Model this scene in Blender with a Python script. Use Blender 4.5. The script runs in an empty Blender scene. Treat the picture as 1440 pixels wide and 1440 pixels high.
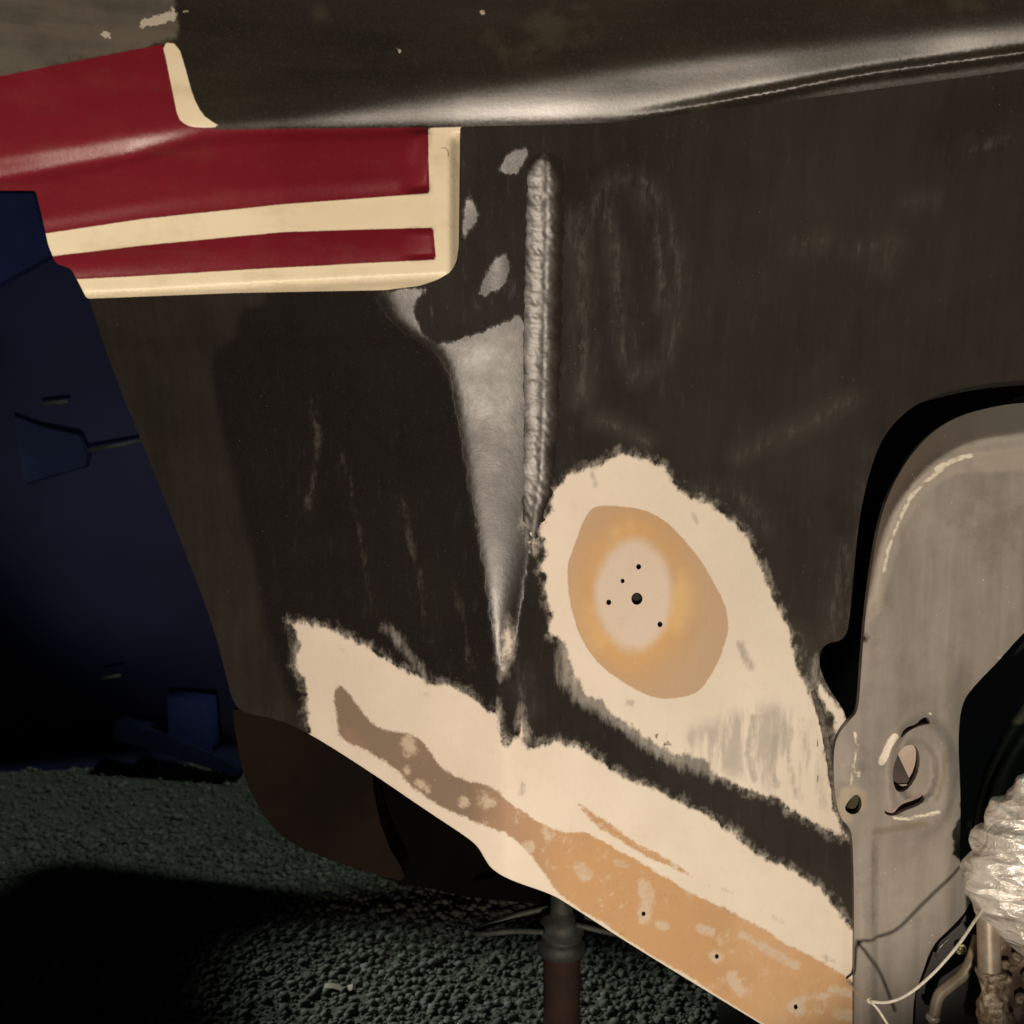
import bpy, math, random
import numpy as np
from mathutils import Vector, Matrix
from mathutils.geometry import delaunay_2d_cdt
random.seed(7); rng = np.random.default_rng(7)
S = bpy.context.scene

# ------------------------------------------------------------------ camera
FPX = 720 / math.tan(math.radians(25))           # focal length in photo pixels (1440 wide)
CAM = Vector((0, 0, 1.15)); PITCH = math.radians(5)
cd = bpy.data.cameras.new("camera"); cam = bpy.data.objects.new("camera", cd)
S.collection.objects.link(cam); cam.location = CAM
cam.rotation_euler = (math.radians(90) - PITCH, 0, 0)
cd.sensor_width = 36; cd.lens = 18 / math.tan(math.radians(25)); cd.clip_end = 500; cd.clip_start = .02
cd.dof.use_dof = True; cd.dof.focus_distance = 1.42; cd.dof.aperture_fstop = 6.5
S.camera = cam
MC = Matrix.Rotation(math.radians(90) - PITCH, 3, 'X')
MCN = np.array(MC)
def W(px, py, d):
    """point of the place seen at (px,py) and d metres along the view axis"""
    px = np.asarray(px, float); py = np.asarray(py, float); d = np.asarray(d, float) + 0 * px
    c = np.stack([(px - 720) / FPX * d, (720 - py) / FPX * d, -d], -1)
    return c @ MCN.T + np.array(CAM)
def camrel(x, up, d): return Vector(W(720 + x / d * FPX, 720 - up / d * FPX, d)) if d else CAM + MC @ Vector((x, up, 0))

# ------------------------------------------------------------------ world and light (night, one work lamp)
wd = bpy.data.worlds.new("World"); S.world = wd; wd.use_nodes = True
nt = wd.node_tree; bg = nt.nodes['Background']; sky = nt.nodes.new('ShaderNodeTexSky')
sky.sky_type = 'NISHITA'; sky.sun_disc = False; sky.sun_elevation = math.radians(-4); sky.sun_rotation = math.radians(200)
nt.links.new(sky.outputs[0], bg.inputs[0]); bg.inputs[1].default_value = 0.09
def lamp(kind, name, loc, target, energy, col, **k):
    l = bpy.data.lights.new(name, kind); o = bpy.data.objects.new(name, l); S.collection.objects.link(o)
    o.location = loc; o.rotation_euler = (Vector(target) - Vector(loc)).to_track_quat('-Z', 'Y').to_euler()
    l.energy = energy; l.color = col
    for a, b in k.items(): setattr(l, a, b)
    return o
LAMP = CAM + MC @ Vector((0.02, -0.78, .55))
lamp('SPOT', 'work_lamp', LAMP, W(760, 560, 1.4), 192, (1, .84, .68), spot_size=math.radians(60), spot_blend=.32, shadow_soft_size=.035)
lamp('SUN', 'yard_light', (3, 1.2, 5), (0, 2.2, 0), .50, (.86, 1, .86), angle=math.radians(5))
lamp('SPOT', 'gravel_fill_spot', (-1.9, 3.0, 1.25), (.06, 1.93, 0), 150, (.90, 1, .86), spot_size=math.radians(19), spot_blend=.75, shadow_soft_size=.1)  # added spot to brighten the gravel patch; no lamp stands here
S.view_settings.view_transform = 'Standard'; S.view_settings.look = 'None'; S.view_settings.exposure = 0; S.view_settings.gamma = 1

# ------------------------------------------------------------------ helpers
def link(o, parent=None):
    S.collection.objects.link(o)
    if parent is not None: o.parent = parent
    return o
def thing(name, label, cat, loc=(0, 0, 0), group=None):
    o = bpy.data.objects.new(name, None); link(o); o.location = loc; o['label'] = label; o['category'] = cat
    o.empty_display_size = .1
    if group: o['group'] = group
    return o
def tag(o, label, cat, group=None):
    o['label'] = label; o['category'] = cat
    if group: o['group'] = group
    return o
def mesh_obj(name, v, f, mat, parent=None, smooth=True, attrs=None, normals=None, label=None):
    me = bpy.data.meshes.new(name)
    v = np.asarray(v, float)
    if parent is not None: v = v - np.array(parent.matrix_basis.translation)
    if isinstance(f, np.ndarray):
        n = len(f); k = f.shape[1]
        me.vertices.add(len(v)); me.vertices.foreach_set('co', v.ravel())
        me.loops.add(n * k); me.loops.foreach_set('vertex_index', f.ravel().astype(np.int32))
        me.polygons.add(n); me.polygons.foreach_set('loop_start', np.arange(0, n * k, k, dtype=np.int32))
        me.update(calc_edges=True); me.validate()
    else:
        me.from_pydata(v.tolist(), [], f)
    if smooth: me.polygons.foreach_set('use_smooth', [True] * len(me.polygons))
    if attrs:
        for a, val in attrs.items():
            at = me.attributes.new(a, 'FLOAT', 'POINT'); at.data.foreach_set('value', np.asarray(val, np.float32))
    if normals is not None: me.normals_split_custom_set_from_vertices(normals.tolist())
    me.materials.append(mat); me.update()
    o = bpy.data.objects.new(name, me); link(o, parent)
    if label: o['label'] = label
    return o
def inside(P, poly):
    x, y = P[:, 0], P[:, 1]; r = np.zeros(len(P), bool); n = len(poly)
    for i in range(n):
        (x0, y0), (x1, y1) = poly[i], poly[(i + 1) % n]
        if y0 == y1: continue
        c = ((y0 > y) != (y1 > y)) & (x < (x1 - x0) * (y - y0) / (y1 - y0) + x0)
        r ^= c
    return r
def pdist(P, line, closed=False):
    d = np.full(len(P), 1e9); L = list(line) + ([line[0]] if closed else [])
    for a, b in zip(L[:-1], L[1:]):
        a = np.array(a, float); b = np.array(b, float); ab = b - a; q = P - a
        t = np.clip((q @ ab) / max(ab @ ab, 1e-9), 0, 1)[:, None]
        d = np.minimum(d, np.hypot(*(q - t * ab).T))
    return d
def sdf(P, poly): d = pdist(P, poly, True); return np.where(inside(P, poly), d, -d)
def smooth_poly(pl, k=2, closed=True):
    for _ in range(k):
        o = []; n = len(pl)
        rngi = range(n) if closed else range(n - 1)
        if not closed: o.append(pl[0])
        for i in rngi:
            a, b = pl[i], pl[(i + 1) % n]
            o += [(a[0] * .75 + b[0] * .25, a[1] * .75 + b[1] * .25), (a[0] * .25 + b[0] * .75, a[1] * .25 + b[1] * .75)]
        if not closed: o.append(pl[-1])
        pl = o
    return pl
def ss(a, b, x): t = np.clip((x - a) / (b - a), 0, 1); return t * t * (3 - 2 * t)
def ell(cx, cy, a, b, rot=0, n=20):
    r = math.radians(rot)
    return [(cx + a * math.cos(t) * math.cos(r) - b * math.sin(t) * math.sin(r), cy + a * math.cos(t) * math.sin(r) + b * math.sin(t) * math.cos(r)) for t in np.linspace(0, 2 * math.pi, n, endpoint=False)]
def resample(pl, step, closed=True):
    L = list(pl) + ([pl[0]] if closed else []); o = []
    for a, b in zip(L[:-1], L[1:]):
        n = max(1, int(math.dist(a, b) / step))
        o += [(a[0] + (b[0] - a[0]) * i / n, a[1] + (b[1] - a[1]) * i / n) for i in range(n)]
    if not closed: o.append(L[-1])
    return o
def sheet(outline, step, depth, holes=(), lines=(), jit=.22):
    """triangulated curved sheet with the given outline; returns 2D points, 3D points, triangles, outline"""
    outline = resample(outline, step); holes = [resample(h, min(step, 3)) for h in holes]
    pts, edges = [], []
    def add(pl, closed):
        b = len(pts); pts.extend(pl); n = len(pl)
        edges.extend([(b + i, b + (i + 1) % n) for i in range(n if closed else n - 1)])
    add(outline, True)
    for h in holes: add(h, True)
    for l in lines: add(resample(l, step, False), False)
    O = np.array(outline); x0, y0 = O.min(0); x1, y1 = O.max(0)
    gx, gy = np.meshgrid(np.arange(x0, x1, step), np.arange(y0, y1, step))
    G = np.stack([gx.ravel(), gy.ravel()], 1) + rng.uniform(-jit, jit, (gx.size, 2)) * step
    ok = inside(G, outline) & (pdist(G, outline, True) > step * .55)
    for h in holes: ok &= ~inside(G, h) & (pdist(G, h, True) > min(step, 3) * .6)
    for l in lines: ok &= pdist(G, l) > step * .55
    pts.extend(map(tuple, G[ok]))
    r = delaunay_2d_cdt([Vector(p) for p in pts], edges, [], 0, 1e-4, False)
    P = np.array([tuple(v) for v in r[0]]); T = np.array([f for f in r[2] if len(f) == 3])
    c = P[T].mean(1); k = inside(c, outline)
    for h in holes: k &= ~inside(c, h)
    T = T[k]
    D = depth(P[:, 0], P[:, 1]); V = W(P[:, 0], P[:, 1], D)
    n = np.cross(V[T[:, 1]] - V[T[:, 0]], V[T[:, 2]] - V[T[:, 0]])
    to = np.array(CAM) - V[T[:, 0]]; fl = (n * to).sum(1) < 0
    T[fl] = T[fl][:, ::-1]; n[fl] *= -1
    N = np.zeros_like(V)
    for i in range(3): np.add.at(N, T[:, i], n)
    N /= np.maximum(np.linalg.norm(N, axis=1), 1e-12)[:, None]
    return P, V, T, N
def submesh(name, V, T, N, keep, mat, parent, attrs, label=None):
    t = T[keep]; u, inv = np.unique(t, return_inverse=True)
    return mesh_obj(name, V[u], inv.reshape(t.shape), mat, parent, True, {k: a[u] for k, a in attrs.items()}, N[u], label)
def skirt(name, line, depth, back, mat, parent, closed=True, rows=1, shift=(0, 0), label=None):
    """wall that runs back from an edge"""
    L = np.array(line, float); d = depth(L[:, 0], L[:, 1]); A = W(L[:, 0], L[:, 1], d)
    fwd = np.array(MC @ Vector((0, 0, -1))); rt = np.array([1, 0, 0]); up = np.array([0, 0, 1])
    V = np.concatenate([A + (fwd * back + rt * shift[0] + up * shift[1]) * k / rows for k in range(rows + 1)])
    n = len(L); F = []
    for k in range(rows):
        for i in range(n if closed else n - 1):
            j = (i + 1) % n; F.append((k * n + i, k * n + j, (k + 1) * n + j, (k + 1) * n + i))
    return mesh_obj(name, V, np.array(F), mat, parent, False, label=label)
def tube(pts, r, seg=12, cap=True, wob=0):
    pts = [Vector(p) for p in pts]; n = len(pts); rs = r if hasattr(r, '__len__') else [r] * n
    V, F = [], []; up = Vector((.13, .31, .94)).normalized()
    for i, p in enumerate(pts):
        t = (pts[min(i + 1, n - 1)] - pts[max(i - 1, 0)]).normalized()
        a = t.cross(up)
        if a.length < .05: a = t.cross(Vector((1, 0, 0)))
        a.normalize(); b = t.cross(a)
        for s in range(seg):
            th = 2 * math.pi * s / seg; q = rs[i] * (1 + random.uniform(-wob, wob))
            V.append(p + (a * math.cos(th) + b * math.sin(th)) * q)
    for i in range(n - 1):
        for s in range(seg):
            s2 = (s + 1) % seg; F.append((i * seg + s, i * seg + s2, (i + 1) * seg + s2, (i + 1) * seg + s))
    if cap: F.append(tuple(range(seg))[::-1]); F.append(tuple((n - 1) * seg + s for s in range(seg)))
    return [tuple(v) for v in V], F
def spline(pts, n=8):
    P = [np.array(p, float) for p in pts]; P = [2 * P[0] - P[1]] + P + [2 * P[-1] - P[-2]]; o = []
    for i in range(1, len(P) - 2):
        for k in range(n):
            t = k / n; a, b, c, d = P[i - 1:i + 3]
            o.append(.5 * (2 * b + (c - a) * t + (2 * a - 5 * b + 4 * c - d) * t * t + (3 * b - a - 3 * c + d) * t ** 3))
    o.append(P[-2]); return o
def tube_px(name, pts, r, mat, parent=None, n=8, seg=12, wob=0, label=None):
    q = spline([W(*p) for p in pts], n); v, f = tube(q, r if not hasattr(r, '__len__') else np.interp(np.linspace(0, 1, len(q)), np.linspace(0, 1, len(r)), r), seg, True, wob)
    return mesh_obj(name, v, f, mat, parent, True, label=label)
def join(parts):
    V, F = [], []
    for v, f in parts:
        b = len(V); V.extend(v); F.extend([tuple(i + b for i in q) for q in f])
    return V, F
def lathe(prof, c, axis=(0, 0, 1), seg=24):
    ax = Vector(axis).normalized(); a = ax.orthogonal().normalized(); b = ax.cross(a); V, F = [], []
    for r, h in prof:
        for s in range(seg):
            t = 2 * math.pi * s / seg; V.append(tuple(Vector(c) + ax * h + (a * math.cos(t) + b * math.sin(t)) * r))
    for i in range(len(prof) - 1):
        for s in range(seg):
            s2 = (s + 1) % seg; F.append((i * seg + s, i * seg + s2, (i + 1) * seg + s2, (i + 1) * seg + s))
    F.append(tuple(range(seg))[::-1]); F.append(tuple((len(prof) - 1) * seg + s for s in range(seg)))
    return V, F
def vnoise(P, scale, seed=0, oct=3):
    """cheap smooth noise for geometry"""
    r = np.random.default_rng(seed); o = np.zeros(len(P)); a = 1
    for k in range(oct):
        for _ in range(4):
            d = r.normal(size=P.shape[1]); d /= np.linalg.norm(d); o += a * np.sin(P @ d * scale * 6.28 + r.uniform(0, 6.28)) / 4
        scale *= 2.1; a *= .5
    return o

# ------------------------------------------------------------------ tiny node language
class X:
    def __init__(s, sock, nt): s.s = sock; s.nt = nt
    def _m(s, op, *o, clamp=False):
        n = s.nt.nodes.new('ShaderNodeMath'); n.operation = op; n.use_clamp = clamp
        for i, q in enumerate((s,) + o):
            if isinstance(q, X): s.nt.links.new(q.s, n.inputs[i])
            else: n.inputs[i].default_value = q
        return X(n.outputs[0], s.nt)
    def __add__(s, o): return s._m('ADD', o)
    __radd__ = __add__
    def __sub__(s, o): return s._m('SUBTRACT', o)
    def __rsub__(s, o): return (s * -1) + o
    def __mul__(s, o): return s._m('MULTIPLY', o)
    __rmul__ = __mul__
    def __truediv__(s, o): return s._m('DIVIDE', o)
    def pow(s, e): return s._m('POWER', e)
    def max(s, o): return s._m('MAXIMUM', o)
    def min(s, o): return s._m('MINIMUM', o)
    def abs(s): return s._m('ABSOLUTE')
    def step(s, a, b):
        n = s.nt.nodes.new('ShaderNodeMapRange'); n.interpolation_type = 'SMOOTHSTEP'; s.nt.links.new(s.s, n.inputs[0])
        n.inputs[1].default_value = a; n.inputs[2].default_value = b; return X(n.outputs[0], s.nt)
class M:
    def __init__(s, name):
        s.m = bpy.data.materials.new(name); s.m.use_nodes = True; s.nt = s.m.node_tree; s.b = s.nt.nodes['Principled BSDF']
        s.tc = s.nt.nodes.new('ShaderNodeTexCoord')
    def vec(s, scale=(1, 1, 1), rot=(0, 0, 0)):
        n = s.nt.nodes.new('ShaderNodeMapping'); s.nt.links.new(s.tc.outputs['Object'], n.inputs[0])
        n.inputs['Rotation'].default_value = rot; n.inputs['Scale'].default_value = scale; return n.outputs[0]
    def noise(s, scale, detail=4, rough=.55, vec=None, dist=0):
        n = s.nt.nodes.new('ShaderNodeTexNoise'); s.nt.links.new(vec or s.tc.outputs['Object'], n.inputs['Vector'])
        n.inputs['Scale'].default_value = scale; n.inputs['Detail'].default_value = detail; n.inputs['Roughness'].default_value = rough
        n.inputs['Distortion'].default_value = dist; return X(n.outputs[0], s.nt)
    def vor(s, scale, feat='F1', vec=None):
        n = s.nt.nodes.new('ShaderNodeTexVoronoi'); n.feature = feat; s.nt.links.new(vec or s.tc.outputs['Object'], n.inputs['Vector'])
        n.inputs['Scale'].default_value = scale; return X(n.outputs[0], s.nt)
    def attr(s, name):
        n = s.nt.nodes.new('ShaderNodeAttribute'); n.attribute_name = name; return X(n.outputs['Fac'], s.nt)
    def col(s, c):
        n = s.nt.nodes.new('ShaderNodeRGB'); n.outputs[0].default_value = (*c, 1); return n.outputs[0]
    def mix(s, a, b, f):
        n = s.nt.nodes.new('ShaderNodeMix'); n.data_type = 'RGBA'
        for q, i in ((a, 6), (b, 7)):
            if isinstance(q, tuple): n.inputs[i].default_value = (*q, 1)
            else: s.nt.links.new(q, n.inputs[i])
        if isinstance(f, X): s.nt.links.new(f.s, n.inputs[0])
        else: n.inputs[0].default_value = f
        return n.outputs[2]
    def fmix(s, a, b, f):
        if not isinstance(b, X): return (f * (b - a if not isinstance(a, X) else (a * -1 + b))) + a
        return (b - a) * f + a
    def set(s, key, v):
        i = s.b.inputs[key]
        if isinstance(v, X): s.nt.links.new(v.s, i)
        elif isinstance(v, tuple): i.default_value = (*v, 1) if len(v) == 3 else v
        elif isinstance(v, (int, float)): i.default_value = v
        else: s.nt.links.new(v, i)
        return s
    def bump(s, h, strength=.3, dist=.002):
        n = s.nt.nodes.new('ShaderNodeBump'); n.inputs['Strength'].default_value = strength; n.inputs['Distance'].default_value = dist
        s.nt.links.new(h.s, n.inputs['Height']); s.nt.links.new(n.outputs[0], s.b.inputs['Normal']); return s
def simple(name, c1, c2, scale, rough=.5, metal=0, bump=.2, bd=.001, spec=.5, detail=6):
    m = M(name); n = m.noise(scale, detail, .6)
    m.set('Base Color', m.mix(c1, c2, n.step(.35, .68))); m.set('Roughness', (n * .25 + (rough - .12))); m.set('Metallic', metal); m.set('Specular IOR Level', spec)
    m.bump(m.noise(scale * 3, 5), bump, bd); return m

# ================================================================== GROUND
gm = M('yard_ground'); n1 = gm.noise(1.2, 5); n2 = gm.vor(60)
gm.set('Base Color', gm.mix((.07, .075, .063), (.13, .14, .115), (n1 * .6 + n2 * .5).step(.3, .8))).set('Roughness', .95).bump(n2 + gm.noise(30, 4), .6, .01)
# ground sheet: finer near the boat, reaching far out
gx = np.concatenate([-np.geomspace(150, 4, 14), np.linspace(-3.5, 3.5, 90), np.geomspace(4, 150, 14)])
gy = np.concatenate([-np.geomspace(150, 1.5, 10), np.linspace(-1, 6, 90), np.geomspace(6.6, 150, 14)])
GX, GY = np.meshgrid(gx, gy); GP = np.stack([GX.ravel(), GY.ravel()], 1)
def gz(P): near = np.exp(-((P[:, 0] / 5) ** 2 + (P[:, 1] / 8) ** 2)); return vnoise(P, .35, 3, 3) * .028 * near
nx, ny = len(gx), len(gy); idx = np.arange(nx * ny).reshape(ny, nx)
gf = np.stack([idx[:-1, :-1], idx[:-1, 1:], idx[1:, 1:], idx[1:, :-1]], -1).reshape(-1, 4)
g = mesh_obj('ground', np.column_stack([GP, gz(GP)]), gf, gm.m); g['kind'] = 'structure'
# gravel: thousands of angular chips in the part of the yard in view
st = M('gravel_stone'); gi = st.attr('tone'); st.set('Base Color', st.mix((.11, .118, .10), (.21, .22, .19), gi)).set('Roughness', .9).bump(st.noise(120, 3), .3, .002)
phi = (1 + 5 ** .5) / 2
IV = np.array([(-1, phi, 0), (1, phi, 0), (-1, -phi, 0), (1, -phi, 0), (0, -1, phi), (0, 1, phi), (0, -1, -phi), (0, 1, -phi), (phi, 0, -1), (phi, 0, 1), (-phi, 0, -1), (-phi, 0, 1)]) / 1.9
IF = np.array([(0, 11, 5), (0, 5, 1), (0, 1, 7), (0, 7, 10), (0, 10, 11), (1, 5, 9), (5, 11, 4), (11, 10, 2), (10, 7, 6), (7, 1, 8), (3, 9, 4), (3, 4, 2), (3, 2, 6), (3, 6, 8), (3, 8, 9), (4, 9, 5), (2, 4, 11), (6, 2, 10), (8, 6, 7), (9, 8, 1)])
def stones(n, xr, yr, s0, s1, seed):
    r = np.random.default_rng(seed); P = np.column_stack([r.uniform(*xr, n), r.uniform(*yr, n)])
    sz = s0 * (s1 / s0) ** (r.uniform(0, 1, n) ** 2.2)
    sc = r.uniform(.6, 1.15, (n, 3)) * sz[:, None]; sc[:, 2] *= .7
    A = r.uniform(0, 6.28, n); V = IV[None] * r.uniform(.72, 1.2, (n, 12, 1)) * sc[:, None]
    t = r.uniform(-.6, .6, n); y = V[..., 1] * np.cos(t)[:, None] - V[..., 2] * np.sin(t)[:, None]; z = V[..., 1] * np.sin(t)[:, None] + V[..., 2] * np.cos(t)[:, None]
    x = V[..., 0] * np.cos(A)[:, None] - y * np.sin(A)[:, None]; y = V[..., 0] * np.sin(A)[:, None] + y * np.cos(A)[:, None]
    V = np.stack([x + P[:, :1], y + P[:, 1:2], z + (gz(P) + sz * .25)[:, None]], -1).reshape(-1, 3)
    F = (IF[None] + np.arange(n)[:, None, None] * 12).reshape(-1, 3)
    return V, F, np.repeat(r.uniform(0, 1, n) ** 1.5, 12)
va, fa, ta = stones(38000, (-1.5, .7), (1.5, 3.0), .0032, .0145, 1)
vb, fb, tb = stones(16000, (-3.0, .2), (3.0, 4.6), .0045, .015, 2)
gr = mesh_obj('gravel', np.concatenate([va, vb]), np.concatenate([fa, fb + len(va)]), st.m, smooth=False, attrs={'tone': np.concatenate([ta, tb])}); gr['kind'] = 'stuff'

# ================================================================== HULL MATERIAL
# paint system shared by every sheet of the hull; the outlines of the sanded areas come as distance attributes
def build_hull_mat():
    m = M('hull_paint'); A = m.attr
    brushv = m.vec((5, 1, 1.2), (0, math.radians(28), 0))
    rag = m.noise(26, 6, .7); fine = m.noise(150, 4, .7); brush = m.noise(22, 5, .65, brushv); mid = m.noise(75, 5, .65)
    mott = m.noise(5, 6, .62); streak = m.noise(9, 5, .6, m.vec((6, 1, .55)))
    # black paint
    dust_shade = A('dust_shade')
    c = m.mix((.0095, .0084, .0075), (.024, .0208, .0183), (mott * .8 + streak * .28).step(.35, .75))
    c = m.mix(c, (.0085, .007, .006), (dust_shade * -4).min(1).max(0) * .65); dust_shade = dust_shade.max(0); c = m.mix(c, (.050, .041, .034), dust_shade * (streak * .5 + mott * .4 + .2)); c = m.mix(c, (.040, .046, .036), m.noise(3.2, 4).step(.5, .72) * .35 * dust_shade)  # negative values darken the paint where the shadow is painted in
    gr_ = m.noise(420, 2, .7); c = m.mix(c, (.05, .044, .03), gr_.step(.52, .8) * .35)
    c = m.mix(c, (.052, .047, .040), A('scratch').step(-26, 4) * (mott * .7 + brush * .5).step(.42, .72) * dust_shade.step(-.02, .12) * .7); c = m.mix(c, (.11, .10, .085), (A('scratch') + (fine - .5) * 8 + (brush - .5) * 10 + (rag - .5) * 10).step(-4, 6) * (brush.step(.42, .62)) * mid.step(.3, .65) * .44)
    specks = m.vor(95).step(.085, .03) * m.noise(9, 3).step(.5, .7); c = m.mix(c, (.3, .26, .2), specks * .6)
    gloss_r = m.fmix(.34, .44, (mott * .6 + rag * .5).step(.35, .7))
    # smeared filler haze at the rim of the sanded places (greyish, brushed)
    hz = (A('haze') + (brush - .5) * 34 + (fine - .5) * 10).step(-6, 12) * (brush * .75 + .15)
    c = m.mix(c, (.40, .37, .33), hz)
    # primer
    brush2 = m.noise(30, 4, .6, m.vec((2.6, 1, 1.5), (0, math.radians(-38), 0)))
    edge = (rag - .5) * 8 + (brush - .5) * 7 + (brush2 - .5) * 20 + (mid - .5) * 3 + (fine - .5) * 4 + (m.noise(8, 3) - .5) * 16
    pr = (A('primer') + edge).step(-3.2, 3.6)
    pcol = m.mix((.70, .62, .52), (.78, .705, .60), mott.step(.3, .7)); pcol = m.mix(pcol, (.5, .46, .41), (brush * .8 + rag * .3).step(.66, .85) * .28)
    pcol = m.mix(pcol, (.28, .26, .235), (A('smudge') + (brush - .5) * 14 + (mid - .5) * 10).step(-2.5, 6) * .6)
    pcol = m.mix(pcol, (.38, .345, .31), (A('thin') + (rag - .5) * 40).step(-8, 22) * m.noise(15, 5, .6, m.vec((2.6, 1, .5), (0, math.radians(8), 0))).step(.42, .62) * .7); pcol = m.mix(pcol, (.64, .55, .44), mid.step(.5, .8) * .3)
    fr = (A('primer') + 11 + edge * .8 + (mid - .5) * 16).step(-3, 9) * (brush2 * .5 + mid * .5).step(.38, .64) * .6
    c = m.mix(c, (.36, .335, .29), fr); c = m.mix(c, pcol, pr)
    # round patch: bare laminate and pale core
    ln = (A('lam') + (rag - .5) * 4 + (fine - .5) * 3).step(-1.2, 1.4)
    rr = A('ring') + (mott - .5) * .30 + (rag - .5) * .16 + (mid - .5) * .06
    lc = m.mix((.50, .36, .235), (.53, .345, .19), rr.step(2.2, 1.35)); lc = m.mix(lc, (.66, .40, .15), (rr.step(1.6, 1.15) * mott.step(.3, .7) * .8)); lc = m.mix(lc, (.66, .555, .46), rr.step(1.2, .86))
    lc = m.mix(lc, (.50, .38, .26), rag.step(.5, .75) * .35); lc = m.mix(lc, (.72, .50, .24), m.noise(9, 3).step(.48, .66) * rr.step(1.9, 1.2) * rr.step(.95, 1.1) * .6); lc = m.mix(lc, (.80, .66, .42), m.vor(210).step(.14, .05) * m.noise(14, 3).step(.52, .62) * .7)
    c = m.mix(c, lc, ln)
    # long strip of old gelcoat: grey-brown to orange
    ge = (A('gel') + (rag - .5) * 10 + (mid - .5) * 5 + (fine - .5) * 6 + (m.noise(10, 3) - .5) * 14).step(-2, 2.6)
    along = (A('along') + (mott - .5) * .15)
    gc = m.mix((.235, .175, .125), (.40, .255, .165), along.step(.24, .36)); gc = m.mix(gc, (.53, .32, .16), along.step(.34, .47))
    gc = m.mix(gc, (.62, .42, .25), along.step(.55, .9) * mott.step(.4, .62) * .6)
    gc = m.mix(gc, (.44, .29, .17), m.noise(12, 5).step(.5, .7) * .35)
    gc = m.mix(gc, (.62, .52, .40), ((m.noise(34, 6, .75).step(.54, .66) * m.noise(6, 3).step(.40, .56) * .7)))
    gc = m.mix(gc, (.60, .50, .385), ((A('spot') + (rag - .5) * 14 + (mid - .5) * 12 + (fine - .5) * 5).step(-3, 3.5) * (mid.step(.3, .6) * .5 + .35)))
    gc = m.mix(gc, (.33, .20, .11), mid.step(.55, .8) * .35); gc = m.mix(gc, (.66, .56, .44), m.vor(170).step(.16, .05) * m.noise(20, 3).step(.5, .62) * .6)
    c = m.mix(c, gc, ge)
    c = m.mix(c, (.70, .62, .52), A('lip').step(1, 2.5) * 1.0)
    c = m.mix(c, (.055, .045, .038), (A('mark') + (fine - .5) * 3).step(-.6, .9) * .85)
    # glossy worn chips
    light = pr.max(ln).max(ge)
    matte = (A('matte') + (rag - .5) * 16 + (brush - .5) * 16 + (fine - .5) * 5).step(-2.5, 3) * (1 - brush.step(.56, .74) * .45)
    r = m.fmix(gloss_r, .75, matte); r = m.fmix(r, .62, light)
    m.set('Base Color', c).set('Roughness', r)
    m.set('Specular IOR Level', m.fmix(m.fmix(.50, .10, matte), .2, light))
    m.bump(rag * .5 + fine * .35 + (pr + ge * -.8 + ln * -1.0) * 1.1 + matte * .8, .5, .0011)
    return m.m
HULL = build_hull_mat()
MPX = 1.4 / FPX
XR_Y, XR_X = [150, 300, 600, 680, 750, 850, 950, 1040, 1500], [770, 768, 762, 758, 748, 730, 712, 712, 720]
XC_Y, XC_X = [380, 410, 450, 475, 490, 510, 560, 700, 850, 950, 1040, 1500], [520, 540, 560, 590, 618, 630, 642, 665, 688, 703, 710, 718]
_ys = np.arange(-200, 1800, 2.0)
_sl = np.interp(_ys, [150, 430, 520, 620, 720, 850, 1000, 1500], [.46, .38, .29, .17, .11, .12, .10, .09])
_dy = np.cumsum(_sl * MPX * 2); _dy = _dy - np.interp(500, _ys, _dy) + 1.40
def low_d(x, y):
    xr = np.interp(y, XR_Y, XR_X); xc = np.interp(y, XC_Y, XC_X)
    d = np.interp(y, _ys, _dy)
    sft = lambda t, w: .5 * (t + np.sqrt(t * t + w * w))          # smooth max(0,t)
    d = d + sft(x - xr, 20) * MPX * .30                            # right face turns away to the right
    d = d + sft(xc - x, 7) * MPX * .45                             # left face turns away to the left
    tt = np.clip((x - xc) / np.maximum(xr - xc, 20), 0, 1); d = d + .006 * tt ** 2 * ss(1000, 900, y) * (x < xr + 1) * 1.0 + .006 * (x > xr + 1) * ss(1000, 900, y) * np.exp(-np.maximum(x - xr, 0) / 40)
    P = np.stack([x, y], 1)
    d = d + .006 * np.exp(-(((x - 884) / 62) ** 2 + ((y - 385) / 130) ** 2))
    d = d + vnoise(P * .001, 2.2, 11, 3) * .0022
    d = d + .004 * np.exp(-((x - 640) ** 2 / 900 + (y - 445) ** 2 / 900))
    d = d - .0035 * np.exp(-(((x - 700) / 26) ** 2 + ((y - 330) / 90) ** 2))
    return d
low_out = [(118, 395), (150, 500), (215, 660), (262, 780), (300, 880), (318, 950), (328, 990), (345, 1003), (390, 1011), (435, 1031), (520, 1085), (600, 1140),
           (655, 1176), (672, 1190), (682, 1208), (692, 1223), (718, 1238), (775, 1257), (800, 1272), (880, 1324), (960, 1373), (1080, 1446), (1160, 1494), (1232, 1536),
           (1232, 1200), (1215, 1120), (1196, 1040), (1188, 1000), (1172, 978), (1160, 958), (1150, 930), (1158, 905), (1190, 900), (1196, 860), (1201, 800), (1208, 730), (1222, 665), (1242, 612), (1278, 574),
           (1322, 553), (1380, 540), (1440, 534), (1560, 530), (1560, -40), (1100, 20), (640, 60), (400, 240), (200, 330), (112, 350)]
hole_px = [(895.5, 842, 6.2, 7), (898, 797, 2.8, 3.2), (875.5, 817, 2.2, 2.6), (856, 847, 2.8, 3.2), (928, 878, 2.8, 3.3),
           (905, 1285, 2.2, 2.6), (1008, 1345, 2.2, 2.6), (1119, 1416, 2.3, 2.8)]
hole_px = [(a, b, c * 1.25, d * 1.25) for a, b, c, d in hole_px]
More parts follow.
